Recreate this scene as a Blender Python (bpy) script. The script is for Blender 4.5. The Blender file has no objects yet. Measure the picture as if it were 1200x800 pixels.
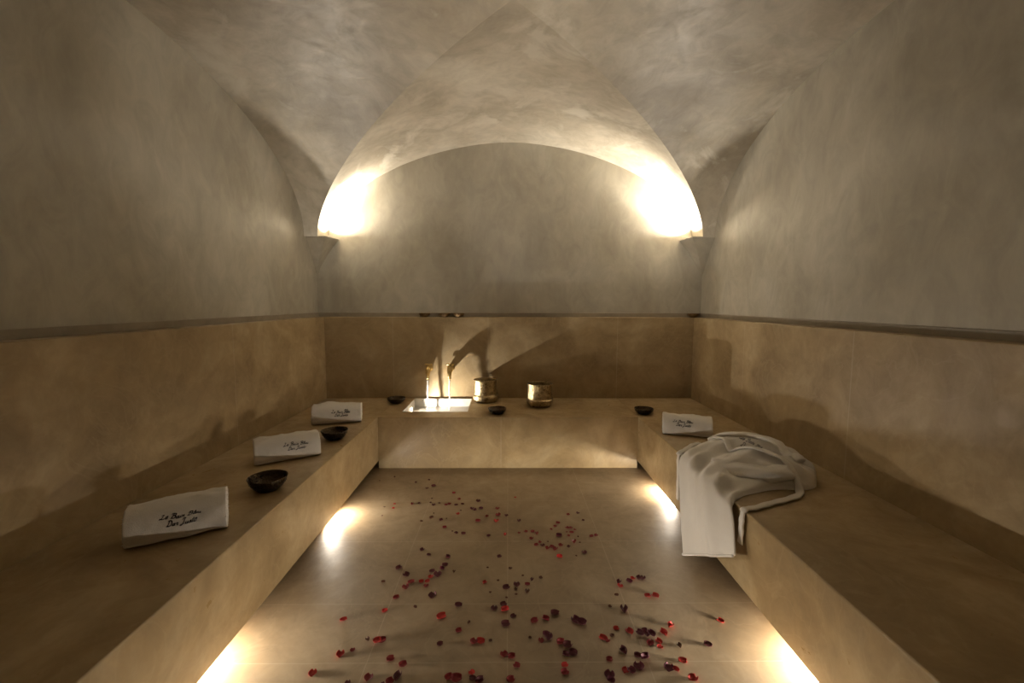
import bpy, bmesh, math, random
from mathutils import Vector, Matrix, noise
from mathutils.bvhtree import BVHTree

PI = math.pi
scene = bpy.context.scene
COL = scene.collection

# ------------------------------------------------------------------ camera
def make_camera():
    cd = bpy.data.cameras.new('camera')
    cd.sensor_width = 36.0
    cd.lens = 518.0 / 1200.0 * 36.0
    cd.clip_start = 0.02
    co = bpy.data.objects.new('camera', cd)
    COL.objects.link(co)
    p, y, r = 0.0885, 0.0094, 0.0021
    cy, sy = math.cos(y), math.sin(y)
    r0 = Vector((cy, -sy, 0)); f0 = Vector((sy, cy, 0)); u0 = Vector((0, 0, 1))
    f = f0 * math.cos(p) - u0 * math.sin(p)
    u = u0 * math.cos(p) + f0 * math.sin(p)
    rr = r0 * math.cos(r) + u * math.sin(r)
    uu = u * math.cos(r) - r0 * math.sin(r)
    m = Matrix((rr, uu, -f)).transposed().to_4x4()
    m.translation = Vector((0, 0, 1.532))
    co.matrix_world = m
    scene.camera = co
make_camera()

# ------------------------------------------------------------------ world, exposure, light strengths
w = bpy.data.worlds.new('world'); scene.world = w; w.use_nodes = True
w.node_tree.nodes['Background'].inputs[0].default_value = (1.0, 0.8, 0.6, 1)
w.node_tree.nodes['Background'].inputs[1].default_value = 0.004
scene.view_settings.view_transform = 'Standard'
scene.view_settings.look = 'None'
scene.view_settings.gamma = 1.0
scene.view_settings.use_curve_mapping = False
scene.view_settings.exposure = 0.0

WARM = (1.0, 0.90, 0.77)
P_CORBEL = 190.0        # narrow main beam of an uplight
P_CORBEL_R = 230.0
P_SPILL = 85.0          # its wide spill
P_TOE = 12.0
P_FRONT = 235.0         # unseen uplights assumed on two corbels behind the viewer, beams aimed as fill
P_BASIN = 66.0

# ------------------------------------------------------------------ room dimensions (metres)
YW = 4.80          # face of the stone panelling on the back wall
YU = 4.90          # upper back wall
XWL, XWR = -1.985, 2.025
XUL, XUR = -2.09, 2.14
XBL, XBR = -1.193, 1.203
YB = 3.984
ZB, ZL = 0.48, 1.37
ZO = 0.067
YN = -0.15         # wall behind the camera
XC, YC = 0.03, 2.55
ZS = 2.2

# ------------------------------------------------------------------ material helpers
class NT:
    def __init__(s, name):
        s.m = bpy.data.materials.new(name); s.m.use_nodes = True
        s.t = s.m.node_tree; s.n = s.t.nodes; s.l = s.t.links
        s.b = s.n['Principled BSDF']
        s.tc = s.n.new('ShaderNodeTexCoord')
    def node(s, k, **kw):
        n = s.n.new(k)
        for a, v in kw.items(): setattr(n, a, v)
        return n
    def link(s, a, b): s.l.new(a, b)
    def noise(s, scale, detail=6, rough=0.6, vec=None, dist=0.0):
        n = s.node('ShaderNodeTexNoise'); n.inputs['Scale'].default_value = scale
        n.inputs['Detail'].default_value = detail; n.inputs['Roughness'].default_value = rough
        n.inputs['Distortion'].default_value = dist
        s.link(vec if vec else s.tc.outputs['Object'], n.inputs['Vector'])
        return n.outputs['Fac']
    def ramp(s, fac, stops):
        r = s.node('ShaderNodeValToRGB'); e = r.color_ramp.elements
        while len(e) < len(stops): e.new(0.5)
        for el, (p, c) in zip(e, stops):
            el.position = p; el.color = (c[0], c[1], c[2], 1) if not isinstance(c, float) else (c, c, c, 1)
        s.link(fac, r.inputs['Fac']); return r.outputs['Color']
    def mix(s, fac, a, b, mode='MIX'):
        n = s.node('ShaderNodeMix', data_type='RGBA', blend_type=mode)
        for i, v in ((0, fac), (6, a), (7, b)):
            if isinstance(v, (int, float)): n.inputs[i].default_value = v
            elif isinstance(v, tuple): n.inputs[i].default_value = (v[0], v[1], v[2], 1)
            else: s.link(v, n.inputs[i])
        return n.outputs[2]
    def math(s, op, a, b=0.0, c=None):
        n = s.node('ShaderNodeMath', operation=op)
        for i, v in ((0, a), (1, b), (2, c)):
            if v is None: continue
            if isinstance(v, (int, float)): n.inputs[i].default_value = v
            else: s.link(v, n.inputs[i])
        return n.outputs[0]
    def bump(s, h, strength, dist=0.01, prev=None):
        n = s.node('ShaderNodeBump'); n.inputs['Strength'].default_value = strength
        n.inputs['Distance'].default_value = dist
        s.link(h, n.inputs['Height'])
        if prev: s.link(prev, n.inputs['Normal'])
        s.link(n.outputs[0], s.b.inputs['Normal']); return n.outputs[0]
    def col(s, c):
        if isinstance(c, tuple): s.b.inputs['Base Color'].default_value = (c[0], c[1], c[2], 1)
        else: s.link(c, s.b.inputs['Base Color'])
    def rough(s, r):
        if isinstance(r, (int, float)): s.b.inputs['Roughness'].default_value = r
        else: s.link(r, s.b.inputs['Roughness'])

def plaster(name, dark, mid, light, rough=0.42, scale=1.0, patches=0.25, drips=0.0):
    """polished lime plaster: clouds, trowel smears, faint patches"""
    t = NT(name)
    mp = t.node('ShaderNodeMapping'); t.link(t.tc.outputs['Object'], mp.inputs['Vector'])
    mp.inputs['Scale'].default_value = (1.0, 1.0, 0.62 if drips else 1.0)
    v = mp.outputs[0]
    big = t.noise(1.3 * scale, 7, 0.62, v, 0.4)
    c = t.ramp(big, [(0.30, dark), (0.50, mid), (0.70, light)])
    sm = t.noise(6.0 * scale, 8, 0.65, v, 1.2)
    c = t.mix(0.5, c, t.ramp(sm, [(0.32, (0.40, 0.40, 0.40)), (0.68, (0.62, 0.61, 0.60))]), 'OVERLAY')
    pm = t.noise(2.2 * scale, 6, 0.6, v, 0.7)
    pf = t.ramp(pm, [(0.55, 0.0), (0.66, patches)])
    c = t.mix(pf, c, light)
    t.col(c)
    t.rough(t.ramp(sm, [(0.3, rough + 0.10), (0.7, rough - 0.06)]))
    b = t.bump(t.noise(3.0, 4, 0.5), 0.35, 0.02)
    t.bump(sm, 0.25, 0.004, b)
    return t.m

def stone(name, dark, mid, light, rough=0.48, xj=(), yj=(), jw=0.0035, jcol=(0.50, 0.42, 0.30), jamt=0.35, vein=0.22):
    """honed limestone: blotches, pale veins, thin pale joints at the given object x / y positions"""
    t = NT(name)
    obj = t.tc.outputs['Object']
    big = t.noise(1.9, 7, 0.62, obj, 0.7)
    c = t.ramp(big, [(0.30, dark), (0.52, mid), (0.72, light)])
    sm = t.noise(9.0, 7, 0.7, obj, 0.8)
    c = t.mix(0.45, c, t.ramp(sm, [(0.3, (0.38, 0.38, 0.38)), (0.7, (0.62, 0.61, 0.60))]), 'OVERLAY')
    vn = t.noise(2.3, 5, 0.5, obj, 2.5)
    vf = t.math('SUBTRACT', 1.0, t.math('MULTIPLY', t.math('ABSOLUTE', t.math('SUBTRACT', vn, 0.5)), 45.0))
    vf = t.math('MULTIPLY', t.math('MAXIMUM', vf, 0.0), vein)
    c = t.mix(vf, c, light)
    sep = t.node('ShaderNodeSeparateXYZ'); t.link(obj, sep.inputs[0])
    wob = t.math('MULTIPLY', t.math('SUBTRACT', t.noise(5.0, 2), 0.5), 0.006)
    jf = None
    for ax, js in ((0, xj), (1, yj)):
        for p in js:
            d = t.math('ABSOLUTE', t.math('SUBTRACT', t.math('ADD', sep.outputs[ax], wob), p))
            f = t.math('LESS_THAN', d, jw)
            jf = f if jf is None else t.math('MAXIMUM', jf, f)
    if jf is not None:
        c = t.mix(t.math('MULTIPLY', jf, jamt), c, jcol)
    t.col(c)
    t.rough(t.ramp(sm, [(0.3, rough + 0.12), (0.7, rough - 0.08)]))
    b = t.bump(t.noise(4.0, 4, 0.5), 0.25, 0.012)
    t.bump(sm, 0.15, 0.003, b)
    return t.m

def metal(name, c1, c2, rough=0.3, hammer=60.0, bump=0.6, patina=(0.03, 0.02, 0.012), pat=0.5):
    t = NT(name)
    n = t.noise(14.0, 6, 0.65)
    c = t.ramp(n, [(0.35, c1), (0.65, c2)])
    v = t.node('ShaderNodeTexVoronoi'); v.inputs['Scale'].default_value = hammer
    t.link(t.tc.outputs['Object'], v.inputs['Vector'])
    pf = t.ramp(t.noise(30.0, 5, 0.7), [(0.42, 0.0), (0.62, pat)])
    t.col(t.mix(pf, c, patina))
    t.b.inputs['Metallic'].default_value = 0.95
    t.rough(t.ramp(n, [(0.3, rough), (0.7, rough + 0.15)]))
    t.bump(v.outputs['Distance'], bump, 0.004)
    return t.m

def terry(name, c=(0.70, 0.66, 0.61)):
    t = NT(name)
    n = t.noise(260.0, 3, 0.6)
    t.col(t.mix(0.35, c, t.ramp(n, [(0.3, (0.42, 0.42, 0.42)), (0.7, (0.6, 0.6, 0.6))]), 'OVERLAY'))
    t.rough(0.95)
    t.b.inputs['Sheen Weight'].default_value = 0.35
    t.b.inputs['Sheen Roughness'].default_value = 0.6
    b = t.bump(n, 0.6, 0.003)
    t.bump(t.noise(38.0, 4, 0.6), 0.35, 0.006, b)
    return t.m

def plain(name, c, rough=0.6, metallic=0.0, emit=None):
    t = NT(name)
    n = t.noise(25.0, 4, 0.6)
    t.col(t.mix(0.25, c, t.ramp(n, [(0.3, (0.4, 0.4, 0.4)), (0.7, (0.6, 0.6, 0.6))]), 'OVERLAY'))
    t.rough(rough); t.b.inputs['Metallic'].default_value = metallic
    if emit:
        t.b.inputs['Emission Color'].default_value = (emit[0], emit[1], emit[2], 1)
        t.b.inputs['Emission Strength'].default_value = emit[3]
    return t.m

M = {}
M['plaster'] = plaster('grey_beige_plaster', (0.295, 0.265, 0.203), (0.37, 0.338, 0.266), (0.46, 0.43, 0.35), drips=1.0, patches=0.2)
M['vault'] = plaster('vault_plaster', (0.30, 0.26, 0.195), (0.41, 0.365, 0.285), (0.55, 0.51, 0.42), rough=0.5, patches=0.85)
M['ledge_shade'] = plaster('ledge_shade_plaster', (0.20, 0.165, 0.115), (0.25, 0.21, 0.15), (0.30, 0.25, 0.18), patches=0.1)  # darker plaster that paints in the shade just above the ledge
ST = ((0.235, 0.162, 0.078), (0.34, 0.247, 0.127), (0.45, 0.35, 0.205))
M['panel_back'] = stone('panel_stone_back', *ST, xj=(-1.249, -0.215, 1.196))
M['panel_left'] = stone('panel_stone_left', *ST, yj=(3.20, 1.3))
M['panel_right'] = stone('panel_stone_right', *ST, yj=(2.56, 3.756))
M['bench'] = stone('bench_stone', *ST, rough=0.34, xj=(-0.063,), jamt=0.3)
M['bench_side'] = stone('bench_stone_plain', *ST, rough=0.34)
M['floor'] = stone('floor_stone', (0.225, 0.165, 0.098), (0.295, 0.222, 0.137), (0.37, 0.29, 0.19), rough=0.42,
                   xj=(-0.60, 0.0, 0.60), yj=(1.76, 2.13, 2.72, 3.3), jw=0.0022, jcol=(0.55, 0.47, 0.35), jamt=0.28, vein=0.3)
M['kick'] = plain('kick_stone', (0.30, 0.21, 0.12), 0.6)
M['basin'] = plain('basin_cream', (0.50, 0.46, 0.39), 0.35)
M['brass'] = metal('aged_brass', (0.50, 0.34, 0.12), (0.72, 0.54, 0.24), 0.26, 90, 0.3, pat=0.25)
M['bucket'] = metal('hammered_brass', (0.40, 0.30, 0.16), (0.62, 0.49, 0.28), 0.24, 75, 0.9, pat=0.55)
M['bowl'] = metal('dark_bronze', (0.035, 0.025, 0.018), (0.085, 0.062, 0.040), 0.22, 110, 0.7, pat=0.7)
M['copper'] = metal('copper_bowl', (0.16, 0.095, 0.045), (0.34, 0.22, 0.10), 0.28, 110, 0.7, pat=0.5)
M['terry'] = terry('white_terry')
M['thread'] = plain('dark_thread', (0.018, 0.014, 0.020), 0.8)
M['thread_grey'] = plain('faded_thread', (0.30, 0.28, 0.27), 0.85)
M['lamp'] = plain('lamp_glass', (0.9, 0.85, 0.75), 0.4, 0, (1.0, 0.82, 0.62, 14.0))
M['lamp_rim'] = plain('lamp_rim', (0.35, 0.33, 0.30), 0.35, 0.8)

def water_mat():
    t = NT('water'); t.col((1.0, 1.0, 1.0)); t.rough(0.03)
    t.b.inputs['Transmission Weight'].default_value = 1.0
    t.b.inputs['IOR'].default_value = 1.33
    t.bump(t.noise(28.0, 3, 0.5, None, 0.6), 0.5, 0.01)
    return t.m
def stream_mat():
    t = NT('foaming_water'); t.col((0.95, 0.95, 0.93)); t.rough(0.12)
    t.b.inputs['Transmission Weight'].default_value = 0.55
    t.b.inputs['IOR'].default_value = 1.33
    t.bump(t.noise(60.0, 3, 0.6), 0.5, 0.01)
    return t.m
M['water'] = water_mat(); M['stream'] = stream_mat()

def petal_mat(name, c, c2):
    t = NT(name)
    t.col(t.ramp(t.noise(45.0, 4, 0.6), [(0.35, c), (0.65, c2)]))
    t.rough(0.6); t.b.inputs['Specular IOR Level'].default_value = 0.3
    t.bump(t.noise(160.0, 3, 0.5), 0.3, 0.002)
    return t.m
M['p_red'] = petal_mat('petal_bright_red', (0.30, 0.012, 0.010), (0.46, 0.026, 0.018))
M['p_crimson'] = petal_mat('petal_crimson', (0.15, 0.008, 0.012), (0.24, 0.015, 0.018))
M['p_dark'] = petal_mat('petal_dark', (0.055, 0.006, 0.010), (0.10, 0.009, 0.013))
M['p_purple'] = petal_mat('petal_purple', (0.070, 0.006, 0.018), (0.12, 0.010, 0.028))
M['p_brown'] = petal_mat('petal_brown', (0.07, 0.022, 0.010), (0.11, 0.035, 0.015))

# ------------------------------------------------------------------ object helpers
def link(name, me, mat=None, parent=None, smooth=False):
    o = bpy.data.objects.new(name, me); COL.objects.link(o)
    if mat:
        for m_ in (mat if isinstance(mat, (list, tuple)) else [mat]): me.materials.append(m_)
    if smooth: me.shade_smooth()
    if parent: o.parent = parent
    return o
def from_bm(name, bm, mat=None, parent=None, smooth=False):
    me = bpy.data.meshes.new(name)
    bmesh.ops.recalc_face_normals(bm, faces=bm.faces)
    bm.to_mesh(me); bm.free()
    return link(name, me, mat, parent, smooth)
def tag(o, label=None, cat=None, group=None, kind=None):
    if label: o['label'] = label
    if cat: o['category'] = cat
    if group: o['group'] = group
    if kind: o['kind'] = kind
    return o
def empty(name, loc, label, cat, rz=0.0, group=None):
    o = bpy.data.objects.new(name, None); COL.objects.link(o)
    o.empty_display_size = 0.05
    o.location = loc; o.rotation_euler = (0, 0, rz)
    return tag(o, label, cat, group)
def add_box(bm, x0, x1, y0, y1, z0, z1):
    vs = [bm.verts.new(p) for p in ((x0,y0,z0),(x1,y0,z0),(x1,y1,z0),(x0,y1,z0),(x0,y0,z1),(x1,y0,z1),(x1,y1,z1),(x0,y1,z1))]
    for f in ((0,3,2,1),(4,5,6,7),(0,1,5,4),(1,2,6,5),(2,3,7,6),(3,0,4,7)): bm.faces.new([vs[i] for i in f])
def box(name, mat, *b, bevel=0.0, parent=None):
    bm = bmesh.new(); add_box(bm, *b)
    if bevel: bmesh.ops.bevel(bm, geom=bm.edges[:], offset=bevel, segments=3, affect='EDGES', profile=0.5)
    o = from_bm(name, bm, mat, parent)
    if bevel: wn(o)
    return o
def wn(o):
    o.data.shade_smooth()
    m = o.modifiers.new('wn', 'WEIGHTED_NORMAL'); m.keep_sharp = True
def struct(o): return tag(o, kind='structure')
def grid(bm, P, closed_u=False, closed_v=False, mi=0):
    nu, nv = len(P), len(P[0])
    V = [[bm.verts.new(p) for p in row] for row in P]
    for i in range(nu if closed_u else nu - 1):
        for j in range(nv if closed_v else nv - 1):
            a, b, c, d = V[i][j], V[(i+1) % nu][j], V[(i+1) % nu][(j+1) % nv], V[i][(j+1) % nv]
            try:
                f = bm.faces.new((a, b, c, d)); f.material_index = mi
            except ValueError: pass
    return V
def lathe(profile, seg=64):
    """profile [(r, z)] outside bottom -> rim -> inside bottom"""
    bm = bmesh.new(); rings = []
    for r, z in profile:
        if r < 1e-5: rings.append([bm.verts.new((0, 0, z))])
        else: rings.append([bm.verts.new((r*math.cos(2*PI*k/seg), r*math.sin(2*PI*k/seg), z)) for k in range(seg)])
    for a, b in zip(rings, rings[1:]):
        for k in range(seg):
            k2 = (k+1) % seg
            if len(a) == 1: bm.faces.new((a[0], b[k], b[k2]))
            elif len(b) == 1: bm.faces.new((a[k], b[0], a[k2]))
            else: bm.faces.new((a[k], b[k], b[k2], a[k2]))
    return bm
def tube(bm, pts, rad, seg=16, cap=True, flat=1.0):
    """swept tube with per-point radius"""
    rings = []; up = Vector((0, 0, 1))
    P = [Vector(p) for p in pts]
    for i, p in enumerate(P):
        t = (P[min(i+1, len(P)-1)] - P[max(i-1, 0)]).normalized()
        a = t.cross(up)
        if a.length < 1e-3: a = t.cross(Vector((0, 1, 0)))
        a.normalize(); b = a.cross(t).normalized()
        r = rad[i] if isinstance(rad, (list, tuple)) else rad
        rings.append([p + a*(r*math.cos(2*PI*k/seg)) + b*(r*flat*math.sin(2*PI*k/seg)) for k in range(seg)])
    V = grid(bm, rings, closed_v=True)
    if cap:
        bm.faces.new(V[0]); bm.faces.new(V[-1])
def catmull(P, n):
    P = [Vector(p) for p in P]; out = []
    m = len(P) - 1
    for k in range(n):
        s = k / (n - 1) * m; i = min(int(s), m - 1); t = s - i
        p0, p1, p2, p3 = P[max(i-1, 0)], P[i], P[i+1], P[min(i+2, m)]
        out.append(0.5*((2*p1) + (-p0+p2)*t + (2*p0-5*p1+4*p2-p3)*t*t + (-p0+3*p1-3*p2+p3)*t*t*t))
    return out
def sstep(a, b, x):
    x = min(1.0, max(0.0, (x-a)/(b-a))); return x*x*(3-2*x)

# ------------------------------------------------------------------ room shell
struct(box('floor', M['floor'], -2.2, 2.25, YN-0.1, YU+0.1, -0.1, 0.0))
struct(box('wall_back', M['plaster'], -2.25, 2.3, YU, YU+0.12, 0.0, 3.45))
struct(box('wall_left', M['plaster'], XUL-0.12, XUL, YN, YU, 0.0, 3.4))
struct(box('wall_right', M['plaster'], XUR, XUR+0.12, YN, YU, 0.0, 3.4))
struct(box('wall_front', M['plaster'], -2.25, 2.3, YN-0.12, YN, 0.0, 3.45))

# stone panelling, three slabs with a soft top edge
struct(box('trim_1', M['panel_back'], XUL, XUR, YW, YU, ZB-0.01, ZL, bevel=0.006))
struct(box('trim_2', M['panel_left'], XUL, XWL, YN, YW, ZB-0.01, ZL, bevel=0.006))
struct(box('trim_3', M['panel_right'], XWR, XUR, YN, YW, ZB-0.01, ZL, bevel=0.006))
# shade band above the ledge, put into the colour of a thin dark strip
struct(box('shade_trim_4', M['ledge_shade'], XUL, XUR, YU-0.010, YU, ZL, ZL+0.045, bevel=0.003))
struct(box('shade_trim_5', M['ledge_shade'], XUL, XUL+0.010, YN, YU-0.010, ZL, ZL+0.045, bevel=0.003))
struct(box('shade_trim_6', M['ledge_shade'], XUR-0.010, XUR, YN, YU-0.010, ZL, ZL+0.045, bevel=0.003))

def ceiling():
    bm = bmesh.new(); NU, NV = 72, 20
    def G(u, axis, sgn):
        z = ZS + 0.97*(max(0.0, 1-abs(u)**1.82))**0.55
        if axis == 'y': return Vector((XC+1.99*u, YC+sgn*2.09*abs(u), z))
        return Vector((XC+sgn*1.99*abs(u), YC+2.09*u, z))
    for axis, sgn in (('y', 1), ('y', -1), ('x', -1), ('x', 1)):
        P = []
        for i in range(NU+1):
            u = -math.cos(PI*i/NU); s = math.sqrt(max(0, 1-u*u))
            if axis == 'y':
                A = Vector((XC+1.99*u, (YU+0.01) if sgn > 0 else YN, ZS+1.035*max(0.0, 1-abs(u)**1.8)**0.555))
            else:
                A = Vector((XUL-0.01 if sgn < 0 else XUR+0.01, YC+2.08*u, ZS+(0.97 if sgn < 0 else 1.0)*s))
            g = G(u, axis, sgn); row = []
            for j in range(NV+1):
                v = j/NV; p = A.lerp(g, v)
                k = 0.016*math.sin(PI*v)*s
                p.z += k*noise.noise(p*1.7) + 0.4*k*noise.noise(p*4.5) + 0.055*math.sin(PI*v)*s**1.5
                row.append(p)
            P.append(row)
        grid(bm, P)
    o = from_bm('ceiling', bm, M['vault'], smooth=True)
    for f in o.data.polygons: pass
    return struct(o)
ceiling()

# ------------------------------------------------------------------ corbels with uplights
def aim(o, d):
    o.rotation_euler = Vector(d).to_track_quat('-Z', 'Y').to_euler()
def spot(name, loc, d, power, ang, blend, size, color=WARM, parent=None):
    l = bpy.data.lights.new(name, 'SPOT'); l.energy = power; l.spot_size = math.radians(ang)
    l.spot_blend = blend; l.shadow_soft_size = size; l.color = color
    o = bpy.data.objects.new(name, l); COL.objects.link(o); o.location = loc; aim(o, d)
    if parent:
        o.parent = parent; o.matrix_parent_inverse = Matrix.Translation(-parent.location)
    return o

def corbel(side, back=True):
    xw = XUL if side < 0 else XUR
    yw = YU if back else YN                   # wall the corbel grows from
    xi0 = -1.885 if side < 0 else 1.905       # inner corner at the front
    xi1 = -1.84 if side < 0 else 1.88         # inner corner on the end wall
    yf = (4.66 if side < 0 else 4.62) if back else 0.60
    bm = bmesh.new(); P = []
    N = 18; zt, zb = ZS+0.004, 1.845
    for i in range(N+1):
        t = i/N; z = zt-(zt-zb)*t
        wx = 0.10+0.90*(1-t)**1.35; wy = 0.10+0.90*(1-t)**1.25
        P.append([Vector((xw, yw, z)), Vector((xw+(xi1-xw)*wx, yw, z)),
                  Vector((xw+(xi0-xw)*wx, yw+(yf-yw)*wy, z)), Vector((xw, yw+(yf-yw)*wy, z))])
    # thin square abacus at the top
    P.insert(0, [p+Vector((0, 0, 0.006)) for p in P[0]])
    V = grid(bm, P, closed_v=True); bm.faces.new(V[0]); bm.faces.new(V[-1])
    o = from_bm('corbel', bm, M['plaster'])
    where = ('left' if side < 0 else 'right')+(' back' if back else ' front')
    tag(o, 'tapering plaster corbel in the %s corner, carrying the foot of the vault' % where, 'corbel', 'corbels under the vault')
    # uplight puck lying on the corbel
    px, py = (-1.900, 4.78) if side < 0 else (1.925, 4.78)
    if not back: px, py = (-1.87, 0.54) if side < 0 else (1.92, 0.54)
    u = empty('uplight', (px, py, zt+0.006), 'small round uplight glowing on top of the %s corbel' % where, 'lamp', group='uplights on the corbels')
    from_bm('housing', lathe([(0, 0), (0.020, 0), (0.022, 0.003), (0.022, 0.012), (0.020, 0.015), (0.017, 0.014), (0.017, 0.010), (0, 0.010)], 32), M['lamp_rim'], u, True)
    from_bm('lens', lathe([(0, 0.0101), (0.0165, 0.0101), (0.0165, 0.012), (0, 0.013)], 32), M['lamp'], u, True)
    p0 = (px, py, zt+0.035)
    if back:
        if side < 0: spot('uplight_beam', p0, (0.16, 0.02, 0.95), P_CORBEL, 78, 0.7, 0.012, parent=u)
        else: spot('uplight_beam', p0, (-0.45, 0.02, 0.88), P_CORBEL_R, 84, 0.7, 0.012, parent=u)
        spot('uplight_spill', p0, (-side*0.35, -0.1, 0.93), P_SPILL, 158, 0.8, 0.015, parent=u)
    else:
        spot('uplight_beam', p0, (-side*0.66, 0.74, 0.09), P_FRONT, 52, 1.0, 0.015, parent=u)  # turned nearly level across the room, shaped to fill the far corner
        spot('uplight_beam', p0, (-side*0.02, 0.99, 0.05), P_FRONT*0.6, 22, 1.0, 0.015, parent=u)  # extra beam added to brighten the back corbel on this side
        spot('uplight_spill', p0, (-side*0.35, 0.55, 0.8), P_FRONT*0.035, 150, 0.8, 0.015, parent=u)
corbel(-1); corbel(1); corbel(-1, False); corbel(1, False)

# ------------------------------------------------------------------ benches (overhanging slabs on a recessed kick) and basin cut-out
HX0, HX1, HY0, HY1, HZ = -1.02, -0.385, 4.185, 4.765, 0.385     # basin opening and its floor
def side_bench(side):
    x0, x1 = (XWL, XBL) if side < 0 else (XBR, XWR)
    nm = 'left' if side < 0 else 'right'
    r = empty('stone_bench', ((x0+x1)/2, 2.0, 0), 'long built-in honey stone bench along the %s wall' % nm, 'bench')
    bm = bmesh.new(); add_box(bm, x0, x1, YN, YW, ZO, ZB)
    bmesh.ops.bevel(bm, geom=bm.edges[:], offset=0.008, segments=3, affect='EDGES', profile=0.5)
    for v in bm.verts: v.co -= r.location
    o = from_bm('seat_block', bm, M['bench_side'], r); wn(o)
    k0, k1 = (x0+0.002, XBL-0.235) if side < 0 else (XBR+0.235, x1-0.002)
    bm = bmesh.new(); add_box(bm, k0, k1, YN+0.002, YW-0.002, 0, ZO)
    for v in bm.verts: v.co -= r.location
    from_bm('recessed_base', bm, M['kick'], r)
side_bench(-1); side_bench(1)

def back_bench():
    r = empty('stone_bench', (0, 4.39, 0), 'built-in honey stone bench across the back wall with the basin sunk in it', 'bench')
    bm = bmesh.new()
    xs = [XBL+0.001, HX0, HX1, XBR-0.001]; ys = [YB, HY0, HY1, YW]
    def quad(*p): bm.faces.new([bm.verts.new(q) for q in p])
    for i in range(3):
        for j in range(3):
            if i == 1 and j == 1: continue
            quad((xs[i], ys[j], ZB), (xs[i+1], ys[j], ZB), (xs[i+1], ys[j+1], ZB), (xs[i], ys[j+1], ZB))
    z0 = 0.0
    quad((xs[0], YB, z0), (xs[3], YB, z0), (xs[3], YB, ZB), (xs[0], YB, ZB))
    quad((xs[0], YW, z0), (xs[3], YW, z0), (xs[3], YW, ZB), (xs[0], YW, ZB))
    quad((xs[0], YB, z0), (xs[0], YW, z0), (xs[0], YW, ZB), (xs[0], YB, ZB))
    quad((xs[3], YB, z0), (xs[3], YW, z0), (xs[3], YW, ZB), (xs[3], YB, ZB))
    quad((xs[0], YB, z0), (xs[3], YB, z0), (xs[3], YW, z0), (xs[0], YW, z0))
    zi = HZ-0.02
    for a, b in (((HX0, HY0), (HX1, HY0)), ((HX1, HY0), (HX1, HY1)), ((HX1, HY1), (HX0, HY1)), ((HX0, HY1), (HX0, HY0))):
        quad((a[0], a[1], ZB), (b[0], b[1], ZB), (b[0], b[1], zi), (a[0], a[1], zi))
    quad((HX0, HY0, zi), (HX1, HY0, zi), (HX1, HY1, zi), (HX0, HY1, zi))
    bmesh.ops.remove_doubles(bm, verts=bm.verts, dist=1e-5)
    # split T joints at the top edge, then soften the front edge
    es = [e for e in bm.edges if all(abs(v.co.z-ZB) < 1e-5 and abs(v.co.y-YB) < 1e-5 for v in e.verts)]
    for v in bm.verts: v.co -= r.location
    o = from_bm('seat_block', bm, M['bench'], r)
    # joints are laid out in the slab's own x, which equals the room's x here
back_bench()

def basin():
    r = empty('wash_basin', ((HX0+HX1)/2, (HY0+HY1)/2, HZ), 'rectangular cream basin sunk in the back bench, lit from inside, under two taps', 'basin')
    cx, cy, cz = r.location
    bm = bmesh.new(); t = 0.006; e = 0.0015
    x0, x1, y0, y1 = HX0+e-cx, HX1-e-cx, HY0+e-cy, HY1-e-cy
    add_box(bm, x0, x1, y0, y1, -0.018, 0.0)
    h = ZB-cz+0.002
    add_box(bm, x0, x0+t, y0, y1, 0, h); add_box(bm, x1-t, x1, y0, y1, 0, h)
    add_box(bm, x0+t, x1-t, y0, y0+t, 0, h); add_box(bm, x0+t, x1-t, y1-t, y1, 0, h)
    from_bm('lining', bm, M['basin'], r)
    # water, gently rippled
    P = []
    for i in range(41):
        row = []
        for j in range(37):
            x = x0+t+(x1-x0-2*t)*i/40; y = y0+t+(y1-y0-2*t)*j/36
            z = 0.012
            for sx, sy in ((-0.165, 0.19), (0.075, 0.19)):
                d = math.hypot(x-sx, y-sy); z += 0.0022*math.cos(d*150)*math.exp(-d*12)
            row.append(Vector((x, y, z)))
        P.append(row)
    bm = bmesh.new(); grid(bm, P)
    bmw = from_bm('water', bm, M['water'], r, True)
    # overflow cap on the rear lining
    bm = lathe([(0, 0.006), (0.010, 0.006), (0.013, 0.003), (0.013, 0.0)], 24)
    bmesh.ops.rotate(bm, verts=bm.verts, matrix=Matrix.Rotation(PI/2, 3, 'X'))
    bmesh.ops.translate(bm, verts=bm.verts, vec=(-0.94-cx, y1-t, 0.070))
    from_bm('overflow_cap', bm, M['basin'], r, True)
    # lamp set in the left lining
    lx, ly, lz = HX0+0.012, 4.56, HZ+0.026
    bm = lathe([(0.0, 0.010), (0.016, 0.010), (0.020, 0.006), (0.020, 0)], 24)
    bmesh.ops.rotate(bm, verts=bm.verts, matrix=Matrix.Rotation(PI/2, 3, 'Y'))
    bmesh.ops.translate(bm, verts=bm.verts, vec=(lx-0.003-cx, ly-cy, lz-cz))
    lp = from_bm('basin_lamp', bm, M['lamp'], r, True)
    spot('basin_beam', (lx+0.045, ly, lz), (1, 0.02, 0.18), P_BASIN, 150, 0.9, 0.010, (1.0, 0.93, 0.84), r)
basin()

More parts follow.
